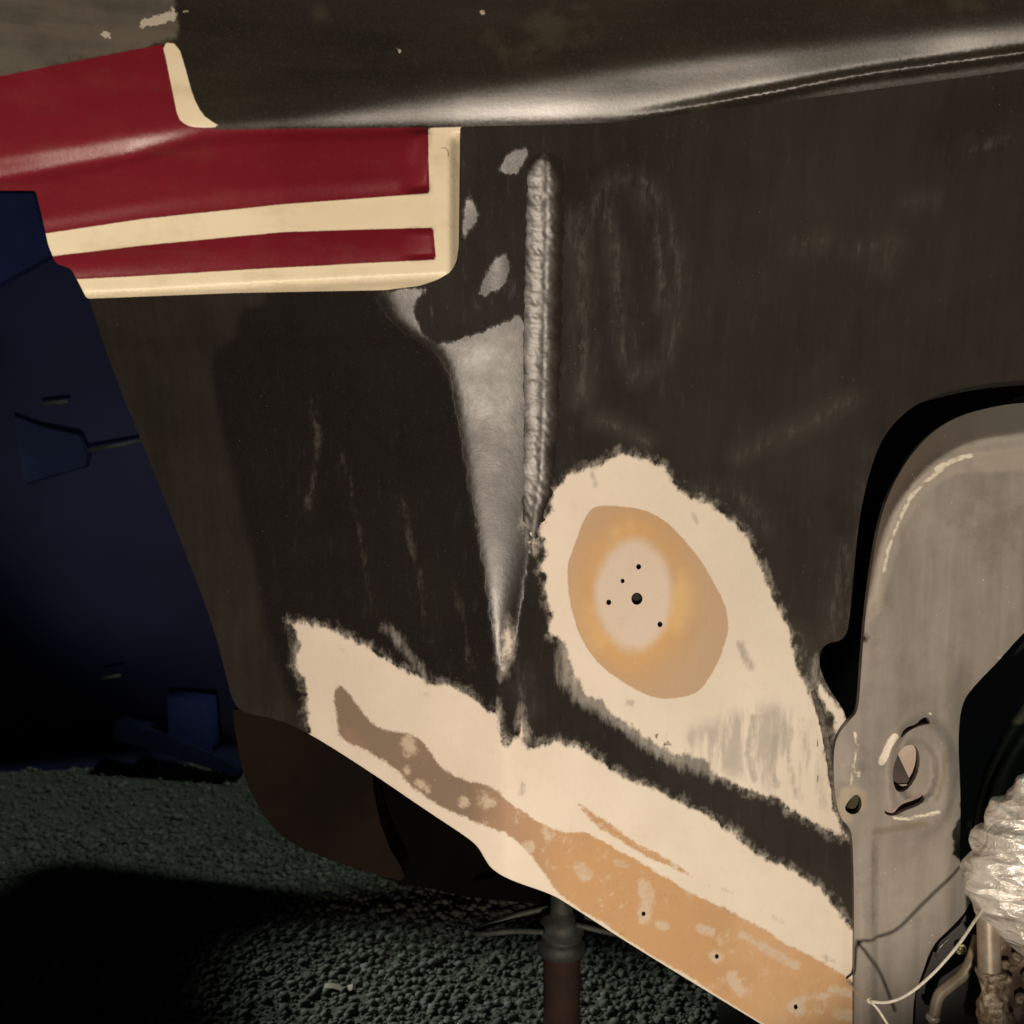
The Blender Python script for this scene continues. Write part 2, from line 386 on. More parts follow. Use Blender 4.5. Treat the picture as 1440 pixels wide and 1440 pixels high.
holes = [ell(a, b, c, d, 0, 14) for a, b, c, d in hole_px]
C1 = list(zip(XC_X[1:11], XC_Y[1:11]))
low_out = smooth_poly(low_out, 2)
P, V, T, N = sheet(low_out, 5, low_d, holes, [[(x, y) for x, y in C1]])
patch1 = [(857, 642), (873, 638), (890, 641), (915, 648), (934, 656), (945, 678), (970, 700), (995, 706), (1018, 723), (1045, 750), (1062, 778), (1074, 812), (1098, 862), (1109, 887), (1120, 940),
          (1131, 968), (1146, 1000), (1157, 1043), (1170, 1127), (1187, 1176), (1133, 1150), (1093, 1125), (1043, 1108), (1010, 1090), (985, 1062), (950, 1060), (900, 1032), (862, 1005), (846, 985), (822, 975), (806, 950),
          (800, 915), (790, 898), (773, 889), (776, 862), (768, 831), (770, 812), (762, 803), (768, 776), (765, 759), (757, 752), (759, 739), (776, 717), (782, 692), (796, 670), (823, 659), (840, 655)]
haze1 = [(782, 900), (784, 960), (815, 992), (860, 1020), (900, 1050), (960, 1084), (1040, 1106), (1010, 1050), (900, 1000), (830, 960), (810, 900)]
lam = smooth_poly([(837, 709), (876, 712), (907, 716), (940, 734), (965, 762), (984, 784), (1001, 814), (1015, 838), (1024, 862), (1025, 888), (1018, 912), (1007, 938), (993, 962), (976, 978), (934, 984), (907, 977),
       (865, 953), (832, 923), (812, 887), (801, 842), (797, 798), (807, 770), (820, 731)], 3)
band = [(403, 873), (430, 875), (470, 883), (500, 903), (540, 925), (585, 950), (600, 963), (640, 968), (670, 985), (690, 1000), (699, 996), (704, 1030), (713, 1048), (728, 1030), (734, 1012), (740, 1042), (747, 1052), (780, 1043), (817, 1053),
        (847, 1073), (880, 1097), (927, 1117), (960, 1130), (1003, 1150), (1033, 1173), (1070, 1207), (1103, 1220), (1140, 1240), (1167, 1267), (1190, 1297), (1202, 1313), (1260, 1340), (1260, 1600), (1080, 1500), (700, 1290),
        (640, 1215), (437, 1050), (432, 990), (428, 955), (415, 930), (421, 905)]
gel = smooth_poly([(470, 968), (476, 958), (492, 975), (510, 1000), (530, 1025), (575, 1030), (600, 1050), (620, 1080), (650, 1095), (695, 1105), (720, 1135), (760, 1160), (800, 1172), (820, 1170), (850, 1185), (890, 1207),
       (960, 1247), (1027, 1283), (1093, 1320), (1160, 1353), (1200, 1380), (1260, 1410), (1260, 1560), (1090, 1458), (1080, 1446), (960, 1371), (860, 1306), (790, 1262), (772, 1240), (752, 1212), (735, 1188), (700, 1165), (650, 1150), (610, 1130),
       (570, 1100), (555, 1080), (530, 1062), (480, 1040), (472, 1010)], 1)
sliver = [(815, 1133), (853, 1158), (900, 1187), (960, 1222), (1000, 1248), (960, 1228), (895, 1196), (845, 1165)]
spots = [([(573, 1042), (577, 1056)], 9), ([(571, 1083), (572, 1084)], 6), ([(588, 1100), (600, 1110)], 6), ([(650, 1125), (652, 1130)], 7), ([(690, 1131), (692, 1130)], 7), ([(743, 1189), (744, 1191)], 9), ([(765, 1168), (770, 1178)], 6), ([(815, 1222), (822, 1228)], 10),
         ([(905, 1245), (910, 1262), (906, 1290)], 10), ([(925, 1300), (935, 1303)], 6), ([(1008, 1345), (1009, 1346)], 9), ([(1045, 1315), (1075, 1333), (1120, 1358)], 6), ([(1119, 1416), (1120, 1417)], 12),
         ([(1030, 1375), (1040, 1395)], 8), ([(865, 1212), (880, 1217)], 5), ([(985, 1305), (1000, 1312)], 5), ([(840, 1300), (850, 1303)], 7), ([(1130, 1405), (1160, 1400)], 4), ([(1170, 1390), (1198, 1400)], 5), ([(1180, 1425), (1210, 1430)], 8)]
spot = np.full(len(P), -99.)
for l, r in spots: spot = np.maximum(spot, r - pdist(P, l))
smudges = [([(975, 724), (981, 736)], 4), ([(1040, 905), (1048, 925), (1056, 936)], 7), ([(834, 668), (838, 682)], 4), ([(885, 988), (889, 990)], 5), ([(1090, 1035), (1086, 1075), (1092, 1105)], 5), ([(1113, 1020), (1108, 1060), (1120, 1120)], 4), ([(1130, 1010), (1134, 1060)], 3), ([(1060, 1010), (1052, 1060), (1060, 1095)], 6), ([(735, 1103), (734, 1116)], 4), ([(1087, 1288), (1100, 1297)], 3), ([(1018, 1250), (1030, 1257)], 2),
           ([(470, 905), (484, 915)], 2), ([(590, 975), (600, 978)], 2), ([(1155, 1345), (1172, 1352)], 3)]
smudge = np.full(len(P), -99.)
for l, r in smudges: smudge = np.maximum(smudge, r - pdist(P, l))
marks = [([(1147, 1028), (1152, 1062), (1150, 1105)], 1.3), ([(802, 1134), (802, 1136)], 1.2), ([(1193, 1380), (1200, 1388)], 3), ([(940, 1070), (915, 1062)], 1)]
marks += [([(a, b), (a + random.uniform(-5, 5), b - random.uniform(3, 9))], .8) for a, b in [(880 + 9 * i + random.uniform(-3, 3), 1022 + 4.3 * i + random.uniform(-5, 6)) for i in range(11)] for _ in (0, 1)]
mark = np.full(len(P), -99.)
for l, r in marks: mark = np.maximum(mark, r - pdist(P, l))
scr_lines = [(smooth_poly([(835, 290), (850, 262), (885, 245), (920, 262), (945, 320), (957, 400), (950, 470), (930, 510), (890, 528)], 2, False), 4), ([(850, 280), (862, 330), (870, 420), (878, 500)], 5), ([(905, 270), (925, 340), (935, 430)], 4), ([(815, 300), (820, 420), (818, 560)], 7),
             ([(835, 588), (870, 600), (910, 622)], 2.5), ([(985, 690), (1040, 690), (1075, 740)], 6), ([(1190, 780), (1178, 860), (1172, 890)], 12), ([(1120, 900), (1140, 960)], 14), ([(1180, 820), (1190, 880)], 8), ([(1117, 350), (1160, 335), (1150, 345)], 3), ([(1200, 350), (1260, 340), (1240, 380)], 6),
             ([(1365, 210), (1420, 195)], 5), ([(1280, 285), (1315, 280)], 4), ([(560, 700), (590, 800), (600, 900)], 5), ([(440, 560), (450, 640), (430, 720)], 5), ([(480, 640), (510, 760), (520, 860)], 3), ([(640, 820), (655, 900), (665, 960)], 4), ([(730, 940), (745, 1000)], 5), ([(1225, 640), (1206, 740), (1200, 800)], 2.5), ([(1040, 640), (1130, 600), (1200, 560)], 5)]
scr = np.full(len(P), -99.)
for l, r in scr_lines: scr = np.maximum(scr, r - pdist(P, l))
hz_l = [([(1150, 930), (1140, 990), (1165, 1050)], 8), ([(547, 885), (565, 905), (590, 940), (600, 955)], 7), ([(422, 880), (415, 940)], 5), ([(733, 1000), (738, 1050)], 7), ([(700, 985), (702, 1020)], 3),
        ([(745, 735), (746, 765), (751, 775)], 5), ([(712, 870), (716, 900), (708, 945)], 9), ([(1070, 790), (1080, 815)], 5), ([(1130, 958), (1136, 975)], 6)]
haze = sdf(P, haze1)
for l, r in hz_l: haze = np.maximum(haze, r - pdist(P, l))
primer = np.maximum(sdf(P, patch1), sdf(P, band))
primer = np.maximum(primer, 2.5 - pdist(P, [(743, 733), (745, 755), (750, 768)]))
primer = np.maximum(primer, 3.5 - pdist(P, [(712, 885), (716, 905), (710, 925)]))
primer = np.maximum(primer, sdf(P, [(1150, 960), (1162, 978), (1186, 1000), (1194, 1030), (1180, 1040), (1172, 1010), (1160, 985)]))
# where the surface is dulled: everything but the corner panel; on it tarry smears leave glossy islands
glossy = [smooth_poly([(522, 410), (548, 452), (580, 474), (618, 496), (634, 540), (646, 600), (662, 700), (684, 830), (692, 900), (700, 945), (712, 948), (726, 905), (733, 850), (742, 780), (742, 700), (740, 560), (742, 436), (690, 460), (622, 488), (596, 470), (582, 440), (590, 418), (600, 405)], 1),
          smooth_poly([(698, 236), (712, 218), (732, 206), (746, 212), (738, 230), (722, 248), (708, 246)], 1), smooth_poly([(660, 270), (668, 290), (678, 305), (660, 325), (650, 348), (650, 300)], 1),
          smooth_poly([(706, 352), (720, 370), (714, 394), (704, 408), (672, 421), (679, 393), (689, 375)], 1)]
gl = np.full(len(P), -99.)
for q in glossy: gl = np.maximum(gl, sdf(P, q))
ex = (P[:, 0] - 891) / 52; ey = (P[:, 1] - 837) / 76; er = math.radians(-10)
ring = np.hypot(ex * math.cos(er) + ey * math.sin(er), -ex * math.sin(er) + ey * math.cos(er)) 
lip = 4 - pdist(P, [(435, 1031), (520, 1085), (600, 1140), (672, 1190), (692, 1223), (718, 1238), (775, 1257), (960, 1373), (1080, 1446), (1160, 1494)])
shade_area = smooth_poly([(372, 405), (372, 428), (338, 432), (328, 482), (300, 492), (302, 560), (325, 660), (355, 780), (375, 900), (420, 1010), (600, 1100), (705, 1040), (690, 850), (665, 700), (640, 540), (600, 480), (560, 450), (545, 405)], 1)  # outline of the stepped dark shadow, put into the left face's colour
dl = 1 - ss(-8, 8, sdf(P, shade_area)); dust_shade = np.where(P[:, 0] < np.interp(P[:, 1], XC_Y, XC_X), dl * .62 - .25, .15 + .55 * ss(800, 1150, P[:, 0]))
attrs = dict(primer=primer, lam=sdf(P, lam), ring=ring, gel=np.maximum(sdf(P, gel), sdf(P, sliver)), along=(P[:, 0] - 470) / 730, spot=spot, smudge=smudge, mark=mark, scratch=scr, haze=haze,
             matte=-gl, lip=lip, dust_shade=dust_shade, thin=sdf(P, [(930, 1035), (1000, 1010), (1060, 985), (1110, 985), (1140, 1010), (1152, 1060), (1165, 1140), (1100, 1125), (1000, 1088)]))
hull = thing('boat_hull', 'black boat hull with red and cream stripes and sanded primer patches', 'boat', (0, 1.5, .6))
c = P[T].mean(1); a_l = inside(c, lam); a_g = inside(c, gel) & ~a_l; a_p = inside(c, patch1) & ~a_l & ~a_g; a_b = inside(c, band) & ~a_g & ~a_p & ~a_l
a_c = inside(c, glossy[0]) & ~a_p & ~a_b; a_left = (c[:, 0] < np.interp(c[:, 1], XC_Y, XC_X)) & ~(a_p | a_b | a_g | a_l | a_c); rest = ~(a_p | a_b | a_g | a_l | a_c | a_left)
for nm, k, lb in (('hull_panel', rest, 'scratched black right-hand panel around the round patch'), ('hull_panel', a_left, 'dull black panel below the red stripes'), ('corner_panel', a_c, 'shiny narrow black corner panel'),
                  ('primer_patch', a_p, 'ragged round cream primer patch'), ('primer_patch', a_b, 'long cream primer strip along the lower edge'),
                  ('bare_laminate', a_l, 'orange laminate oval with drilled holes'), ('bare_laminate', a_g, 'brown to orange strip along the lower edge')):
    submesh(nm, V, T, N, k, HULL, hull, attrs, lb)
dark = simple('dark_inside', (.006, .006, .006), (.014, .013, .012), 8, .8)
for (a, b, c_, d_), h in zip(hole_px, holes):
    ctr = W(a, b, low_d(np.array([a]), np.array([b]))[0]); ax = np.array(ctr) - np.array(CAM); ax /= np.linalg.norm(ax)
    r = c_ * MPX * 1.12
    v, f = lathe([(r * 1.0, 0.0002), (r * .95, .003), (r * .9, .012), (r * .2, .0125)], ctr, ax, 14); f = f[:-2] + [f[-1]]
    mesh_obj('drilled_hole', v, f, dark.m, hull)
shell = simple('hull_inner_shell', (.008, .007, .006), (.018, .014, .011), 5, .8)
oi = resample(low_out, 10)
skirt('hull_shell', oi, low_d, .9, shell.m, hull, rows=3, shift=(.12, 0.0))

# ================================================================== TOPSIDE: red and cream stripes, rail roll
def top_mat():
    m = M('topside_paint'); A = m.attr
    rag = m.noise(26, 6, .7); fine = m.noise(170, 4, .7); mott = m.noise(4.5, 6, .62); st_ = m.noise(7, 5, .6, m.vec((.5, 1, 5), (0, math.radians(-8), 0)))
    gr_ = m.noise(380, 2, .8)
    c = m.mix((.011, .0098, .0068), (.025, .0215, .0145), (mott * .7 + st_ * .4).step(.35, .75)); c = m.mix(c, (.06, .052, .034), gr_.step(.5, .8) * .35)
    c = m.mix(c, (.075, .07, .045), m.noise(14, 5).step(.56, .72) * .35)
    w = (A('weather') + (rag - .5) * 40).step(-5, 8); wc = m.mix((.035, .03, .021), (.085, .07, .05), (st_ * .7 + rag * .4).step(.4, .7)); wc = m.mix(wc, (.03, .06, .015), m.noise(11, 3).step(.62, .72) * .5)
    c = m.mix(c, wc, w)
    chip = (A('chip') + 1 + (rag - .5) * 34 + (fine - .5) * 12).step(-.8, 1.4); c = m.mix(c, (.42, .38, .31), chip)
    rd = (A('red') + (fine - .5) * 1.2).step(-.9, .9); rc = m.mix((.145, .007, .015), (.185, .012, .022), mott.step(.3, .7)); rc = m.mix(rc, (.12, .02, .016), (gr_.step(.45, .8) * .4))
    rc = m.mix(rc, (.17, .05, .035), (st_ * .6 + rag * .4).step(.5, .75) * .35)
    c = m.mix(c, rc, rd)
    cr = (A('cream') + (fine - .5) * 1.2 + (rag - .5) * 1.6).step(-.9, .9); cc = m.mix((.74, .645, .46), (.80, .71, .53), mott.step(.3, .7)); cc = m.mix(cc, (.46, .38, .24), (rag * .5 + st_ * .6).step(.52, .76) * .42)
    c = m.mix(c, cc, cr)
    c = m.mix(c, (.22, .18, .12), (A('nick') + (fine - .5) * 2).step(-.5, .8) * .8)
    r = m.fmix(m.fmix(.31, .27, rd), .4, cr); r = m.fmix(r, .8, w * (rd * -1 + 1) * (cr * -1 + 1)); r = r + (rag - .5) * .1 + gr_.step(.4, .8) * .05
    m.set('Base Color', c).set('Roughness', r).set('Specular IOR Level', m.fmix(m.fmix(.95, .75, rd), .35, cr))
    m.bump(mott * .8 + rag * .35 + fine * .25 + st_ * .5 + cr * .9 + chip * 1.5, .2, .001)
    return m.m
TOPM = top_mat()
CRX, CRY = [-100, 0, 100, 180, 270, 400, 520, 640, 800, 960, 1130, 1440, 1600], [238, 222, 204, 190, 176, 166, 148, 128, 106, 84, 62, 26, 8]   # top of roll
LBX, LBY = [-100, 0, 180, 290, 400, 645, 760, 870, 960, 1100, 1250, 1440, 1600], [268, 250, 218, 186, 181, 179, 175, 172, 160, 143, 123, 97, 78]   # bottom of roll
top_out = [(-90, -80), (1560, -80), (1560, 82), (1440, 97), (1250, 123), (1100, 143), (960, 160), (870, 172), (760, 176), (647, 178),
           (646, 260), (645, 345), (642, 368), (634, 382), (616, 393), (590, 402), (540, 408), (330, 412), (122, 420), (112, 400), (100, 378), (78, 370), (68, 345), (58, 300), (50, 268), (0, 268), (-90, 274)]
top_out = top_out[:10] + top_out[10:]
C1T = [[-100, 62, 200, 400, 603, 700], [352, 330, 308, 287, 272, 268]]; C1B = [[-100, 70, 200, 400, 612, 700], [375, 360, 345, 326, 320, 318]]; C2T = [[-100, 105, 200, 400, 613, 700], [400, 392, 388, 376, 365, 362]]
def top_d(x, y):
    yc = np.interp(x, CRX, CRY); yb = np.interp(x, LBX, LBY); m_ = 1.22 / FPX
    base = 1.185 + np.maximum(x - 300, 0) * 0 - .10 * np.maximum(x - 720, 0) ** 2 / 720 * m_ - .17 * np.maximum(720 - x, 0) ** 2 / 720 * m_
    w = 9 + 21 * ss(300, 900, x)
    roll = .5 * ((y - yc) + np.sqrt((y - yc) ** 2 + w * w))                     # grows below the crease
    rollb = .5 * ((y - yb) + np.sqrt((y - yb) ** 2 + 100))
    left = 1 - ss(560, 700, x)
    d = base + (yc - y).clip(0) * m_ * .02 + roll * m_ * .43 - rollb * m_ * .46
    # lower block: two shallow rolled bands
    y1, y2, y3 = (np.interp(x, *q) for q in (C1T, C1B, C2T))
    bump1 = np.clip((y - yb) / (y1 - yb), 0, 1); d -= left * .003 * ss(0, .2, bump1) * ss(1, .7, bump1) * ss(604, 580, x); e1 = ss(560, 592, x) * ss(608, 600, x); d += e1 * .24 * (y - .5 * (yb + y1)) * m_ * (y > yb) * (y < y1) * ss(0, .12, bump1) * ss(1, .88, bump1)
    b2 = np.clip((y - y2) / (y3 - y2), 0, 1); d -= .0018 * np.sin(np.pi * b2) * ss(600, 570, x) * (x < 640); d += ss(556, 588, x) * ss(615, 606, x) * .22 * (y - .5 * (y2 + y3)) * m_ * ss(0, .15, b2) * ss(1, .85, b2)
    d += .03 * ss(0, 26, y - y3 - 14) ** 2 * (x < 660)                                                    # bottom edge turns under
    d += .02 * ss(630, 648, x) * ss(185, 200, y) * (y > 182)                                             # right edge turns in
    # thin lip under the roll on the right half
    t = (yb - y); g = np.exp(-((t - 17 * ss(900, 1250, x) - 6) / 7.5) ** 2) * ss(820, 1050, x); d += .0042 * g
    d += vnoise(np.stack([x, y * 3], 1) * .001, 1.6, 5, 3) * .0013
    return d
CRL = list(zip(CRX, CRY))[1:12]
top_out = smooth_poly(resample(top_out, 10), 2)
P, V, T, N = sheet(top_out, 4, top_d)
red_p = [(-120, 132), (0, 107), (228, 62), (235, 90), (243, 125), (252, 160), (275, 177), (310, 182), (598, 179), (602, 190), (604, 272), (400, 287), (200, 308), (50, 332), (-120, 350)]
red2 = [(50, 363), (200, 345), (400, 326), (609, 320), (613, 365), (400, 376), (200, 388), (60, 395)]
tape = smooth_poly([(228, 60), (250, 61), (262, 100), (271, 135), (285, 162), (300, 172), (312, 179), (276, 179), (262, 176), (250, 166), (243, 130), (235, 92)], 1)
cr1 = [(40, 332), (200, 308), (400, 287), (604, 272), (602, 180), (660, 178), (660, 420), (40, 430), (60, 395), (200, 388), (400, 376), (613, 365), (609, 320), (400, 326), (200, 345), (50, 363)]
redd = np.maximum(sdf(P, red_p), sdf(P, red2)); cream = np.maximum(sdf(P, tape), sdf(P, cr1))
weather = sdf(P, [(-120, -120), (252, -120), (250, 55), (228, 62), (-120, 135)])
chip = np.full(len(P), -99.)
for l, r in [([(200, 33), (225, 28), (245, 20)], 5), ([(146, 47), (152, 48)], 5), ([(300, 4), (302, 6)], 2), ([(555, 62), (560, 72)], 1.8), ([(559, 68), (560, 73)], 2), ([(678, 16), (679, 17)], 1.5), ([(243, 12), (262, 16)], 2)]: chip = np.maximum(chip, r - pdist(P, l))
nick = 1.4 - pdist(P, [(620, 209), (626, 208), (630, 213), (631, 221)])
ta_ = dict(red=redd, cream=cream, weather=weather, chip=chip, nick=nick)
c = P[T].mean(1); k_t = inside(c, tape); k_c = inside(c, cr1) & ~k_t; k_r = inside(c, red_p) & ~k_t & ~k_c; k_r2 = inside(c, red2) & ~k_c
yc_ = np.interp(c[:, 0], CRX, CRY); k_roll = (c[:, 1] > yc_) & ~(k_t | k_c | k_r | k_r2) & (c[:, 0] > 280); k_rest = ~(k_t | k_c | k_r | k_r2 | k_roll)
for nm, k, lb in (('topside', k_rest, 'grimy black topside'), ('rail', k_roll, 'shiny rolled edge under the topside'), ('cream_stripe', k_t, 'short upright cream stripe'), ('cream_stripe', k_c, 'cream border around the red bands'), ('red_band', k_r, 'wide red band'), ('red_band', k_r2, 'narrow red band')):
    submesh(nm, V, T, N, k, TOPM, hull, ta_, lb)
lo = resample([(1560, 82), (1440, 97), (1250, 123), (1100, 143), (960, 160), (870, 172), (760, 176), (647, 178), (646, 260), (645, 345), (642, 368), (634, 382), (616, 393), (590, 402), (540, 408), (330, 412), (122, 420), (112, 400), (100, 378), (78, 370), (68, 345), (58, 300), (50, 268), (0, 268), (-90, 274)], 8, False)
skirt('overhang_underside', lo, top_d, .14, shell.m, hull, closed=False, rows=1, shift=(-.02, .065))
skirt('deck_shell', [(-90, -80), (1560, -80)], top_d, 1.1, shell.m, hull, closed=False, shift=(0, .05))

# wrinkled bead in the corner
bm_ = M('bead_paint'); wr = bm_.noise(60, 5, .62, bm_.vec((1, 1, 1.7), (0, .5, 0)), 1.8); ln_ = bm_.noise(30, 4, .6)
bm_.set('Base Color', bm_.mix((.02, .017, .014), bm_.mix((.028, .024, .020), (.06, .052, .043), wr.step(.40, .62)), bm_.attr('core').step(.2, .8))).set('Roughness', .44).set('Specular IOR Level', bm_.attr('core').step(.25, .85)).bump((wr + ln_ * .4) * bm_.attr('core').step(.1, .7), .16, .0012)  # highlight down the bead's middle painted in: lighter colour, more specular
by = np.linspace(196, 860, 320); bx = np.interp(by, XR_Y, XR_X) + 2; hw = np.interp(by, [196, 225, 500, 700, 800, 860], [14, 33, 34, 28, 18, 8])
U = np.linspace(-1, 1, 34); BP = []; 
for y_, x_, h_ in zip(by, bx, hw):
    for u in U: BP.append((x_ + u * h_ * 1.15, y_, u, h_))
BP = np.array(BP); bd = low_d(BP[:, 0], BP[:, 1]) + .0015 - (np.exp(-((BP[:, 2] + .1) * 1.5) ** 2) - .09) * BP[:, 3] * MPX * .17 * ss(196, 240, BP[:, 1]) * ss(860, 640, BP[:, 1]) - .0
wx = np.stack([BP[:, 0] * 1.0, BP[:, 1] + 10 * BP[:, 2] ** 2], 1)
bd -= .002 * 0 + ss(196, 230, BP[:, 1]) * ss(860, 760, BP[:, 1]) * (np.abs(vnoise(wx * .01, 4.5, 31, 3)) * .0006 + vnoise(wx * np.array([.004, .02]), 3, 32, 2) * .0004) * ss(1, .6, np.abs(BP[:, 2]))
bv = W(BP[:, 0], BP[:, 1], bd); nu = len(U); ii = np.arange(len(BP)).reshape(-1, nu)
bf = np.stack([ii[:-1, :-1], ii[1:, :-1], ii[1:, 1:], ii[:-1, 1:]], -1).reshape(-1, 4)
mesh_obj('sealant_bead', bv, bf, bm_.m, hull, attrs={'core': 1 - np.abs(BP[:, 2] + .18) - .7 * ss(262, 200, BP[:, 1]) - .35 * ss(640, 800, BP[:, 1]) + vnoise(BP[:, :2] * .01, 1.2, 77, 2) * .12}, label='wrinkled black bead running down the corner')
# rough strip of sealant along the cut-out
rs = simple('old_sealant', (.05, .045, .035), (.2, .17, .14), 90, .7, 0, .9, .003)
ls = lambda x, y, o: (x, y, float(low_d(np.array([float(x)]), np.array([float(y)]))[0]) - o)
tube_px('sealant_strip', [ls(1143, 972, .001), ls(1153, 1000, .002), ls(1163, 1045, .002), ls(1170, 1095, .002), ls(1176, 1140, .001)], [.0035, .0055, .005, .0045, .003], rs.m, hull, 10, 10, .22)

# keel far side, dark brown
km = simple('keel_paint', (.005, .003, .002), (.0125, .0075, .0045), 5, .8, spec=.08)
kd = lambda x, y: 1.86 + 0 * x + .00022 * (x - 330)
keel = smooth_poly([(326, 985), (332, 1040), (345, 1100), (372, 1150), (405, 1185), (470, 1212), (560, 1240), (572, 1232), (540, 1180), (520, 1090), (530, 1000)], 1)
P2, V2, T2, N2 = sheet(keel, 14, kd); mesh_obj('keel', V2, T2, km.m, hull, label='brown keel behind the lower edge')
skirt('keel', resample(keel, 20), kd, .08, km.m, hull)

hbm = simple('under_hull_dark', (.0012, .001, .0009), (.003, .0023, .0018), 4, .9, spec=.05)  # near-black sheet standing in for the shadow under the hull
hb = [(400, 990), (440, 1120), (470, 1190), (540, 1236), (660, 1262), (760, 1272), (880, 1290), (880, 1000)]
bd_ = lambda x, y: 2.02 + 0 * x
P2, V2, T2, N2 = sheet(hb, 14, bd_); mesh_obj('under_hull_shade', V2, T2, hbm.m, hull); skirt('under_hull_shade', resample(hb, 20), bd_, .10, hbm.m, hull)
# added recess behind the cut-out, coloured for the night darkness seen there
rc_ = simple('recess_night_dark', (.006, .009, .008), (.014, .021, .018), 6, .85)
cut = [(1560, 526), (1440, 530), (1380, 536), (1318, 549), (1272, 570), (1236, 608), (1216, 663), (1203, 728), (1196, 800), (1190, 860), (1184, 895), (1150, 900), (1142, 930), (1160, 1000), (1190, 1100), (1200, 1200), (1220, 1540), (1560, 1540)]
skirt('recess_wall', resample(cut, 12, False), lambda x, y: low_d(x, y) + .004, .34, rc_.m, hull, False, 2)
V3 = W(np.array([1010, 1640, 1640, 1010]), np.array([420, 420, 1640, 1640]), 1.93); mesh_obj('recess_night_sheet', V3, [(0, 1, 2, 3)], rc_.m, hull, False)

# ================================================================== GREY BRACKET (primer coloured casting in the recess)
def gray_mat():
    m = M('bracket_primer'); A = m.attr
    mott = m.noise(7, 6, .6); fine = m.noise(120, 4, .7); st_ = m.noise(9, 5, .6, m.vec((4, 1, .5))); rag = m.noise(30, 6, .7)
    c = m.mix((.22, .198, .175), (.33, .30, .268), (mott * .6 + st_ * .5).step(.36, .72)); c = m.mix(c, (.20, .165, .13), (rag * .6 + mott * .5).step(.58, .78) * .55)
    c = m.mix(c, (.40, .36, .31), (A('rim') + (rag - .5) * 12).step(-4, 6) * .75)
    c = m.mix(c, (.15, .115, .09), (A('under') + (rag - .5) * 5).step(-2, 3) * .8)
    sp = m.vor(70).step(.10, .04) * m.noise(12, 3).step(.48, .62); c = m.mix(c, (.72, .66, .55), sp * .75)
    c = m.mix(c, (.82, .75, .64), (A('chip') + (rag - .5) * 5 + (fine - .5) * 4).step(-1.4, 1) * .9); c = m.mix(c, (.16, .135, .11), m.noise(10, 6, .7).step(.54, .74) * .5)
    c = m.mix(c, (.45, .37, .26), (A('tan') + (rag - .5) * 8).step(-4, 5) * .6)
    c = m.mix(c, (.09, .07, .055), (A('line') + (fine - .5) * .8).step(-.8, .8) * .8)
    c = m.mix(c, (.20, .165, .11), (A('groove') + (rag - .5) * 6).step(-3, 4) * .7)
    m.set('Base Color', c).set('Roughness', m.fmix(.5, .7, mott)).set('Specular IOR Level', .35)
    m.bump(mott * .4 + rag * .5 + fine * .4 + st_ * .3, .5, .0012); return m.m
GRAY = gray_mat()
br_out = [(1200, 1540), (1202, 1400), (1201, 1250), (1199, 1176), (1194, 1162), (1183, 1152), (1176, 1130), (1172, 1090), (1173, 1050), (1180, 1030), (1196, 1012), (1207, 1000), (1210, 960), (1214, 900), (1220, 840), (1230, 770), (1240, 722), (1256, 680),
          (1280, 640), (1312, 606), (1350, 584), (1400, 571), (1440, 566), (1560, 560), (1560, 800), (1500, 840), (1440, 888), (1402, 932), (1372, 962), (1352, 988), (1347, 1040), (1350, 1100), (1351, 1150), (1349, 1215), (1356, 1240), (1366, 1262), (1360, 1280),
          (1337, 1305), (1310, 1330), (1295, 1375), (1285, 1400), (1283, 1450), (1280, 1540)]
rim = [(1236, 840), (1240, 800), (1250, 760), (1268, 712), (1292, 678), (1325, 652), (1365, 640), (1440, 630), (1560, 622)]
rim_out = [(1215, 880), (1224, 830), (1235, 775), (1250, 728), (1275, 688), (1305, 655), (1345, 628), (1400, 612), (1560, 600)]
rim_out = smooth_poly(rim_out, 2, False)
def br_d(x, y):
    P = np.stack([x, y], 1)
    d = low_d(np.full(len(x), 1206.), y) - .016 + (x - 1215) * MPX * .10
    r = pdist(P, rim); d = d - .007 * np.exp(-(r / 9) ** 2)                           # pressed rib
    o = pdist(P, rim_out); up = ~inside(P, rim_out + [(1560, 1600), (1215, 1600)]) & (y < 900) & (x > 1205)
    d = d + np.where(up, np.minimum(o, 60) * MPX * 1.3, 0)                            # outer flange turns back
    d = d - .010 * np.exp(-(((x - 1205) / 24) ** 2 + ((y - 1095) / 60) ** 2))       # lug at the left
    e = np.hypot((x - 1298) / 46, (y - 1092) / 84); d = d - .016 * (1 - ss(.80, 1.12, e))   # round boss
    d = d + .014 * (1 - ss(.45, .62, np.hypot((x - 1290) / 50, (y - 1085) / 78)))             # dished middle
    d = d + .012 * ss(1224, 1234, x) * ss(1160, 1200, y) + .006 * ss(1212, 1200, x) * ss(1160, 1200, y)   # left rib standing proud
    d = d + vnoise(P * .001, 5, 21, 2) * .0015
    d = d + .02 * ss(1330, 1370, x) * ss(900, 1000, y)
    return d
bh = [smooth_poly([(1266, 1040), (1268, 1030), (1276, 1022), (1288, 1019), (1296, 1010), (1304, 1008), (1309, 1018), (1300, 1019), (1290, 1022), (1278, 1028)], 1),
      smooth_poly([(1243, 1140), (1250, 1136), (1258, 1138), (1268, 1128), (1280, 1122), (1292, 1116), (1299, 1118), (1301, 1126), (1290, 1134), (1272, 1140), (1258, 1148), (1246, 1146)], 1),
      smooth_poly([(1256, 1100), (1255, 1086), (1260, 1066), (1268, 1052), (1280, 1046), (1291, 1052), (1294, 1070), (1290, 1090), (1279, 1108), (1268, 1115), (1260, 1112)], 1),
      smooth_poly([(1187, 1137), (1193, 1126), (1204, 1116), (1211, 1122), (1212, 1135), (1205, 1145), (1194, 1145)], 1)]
br_out = smooth_poly(br_out, 2)
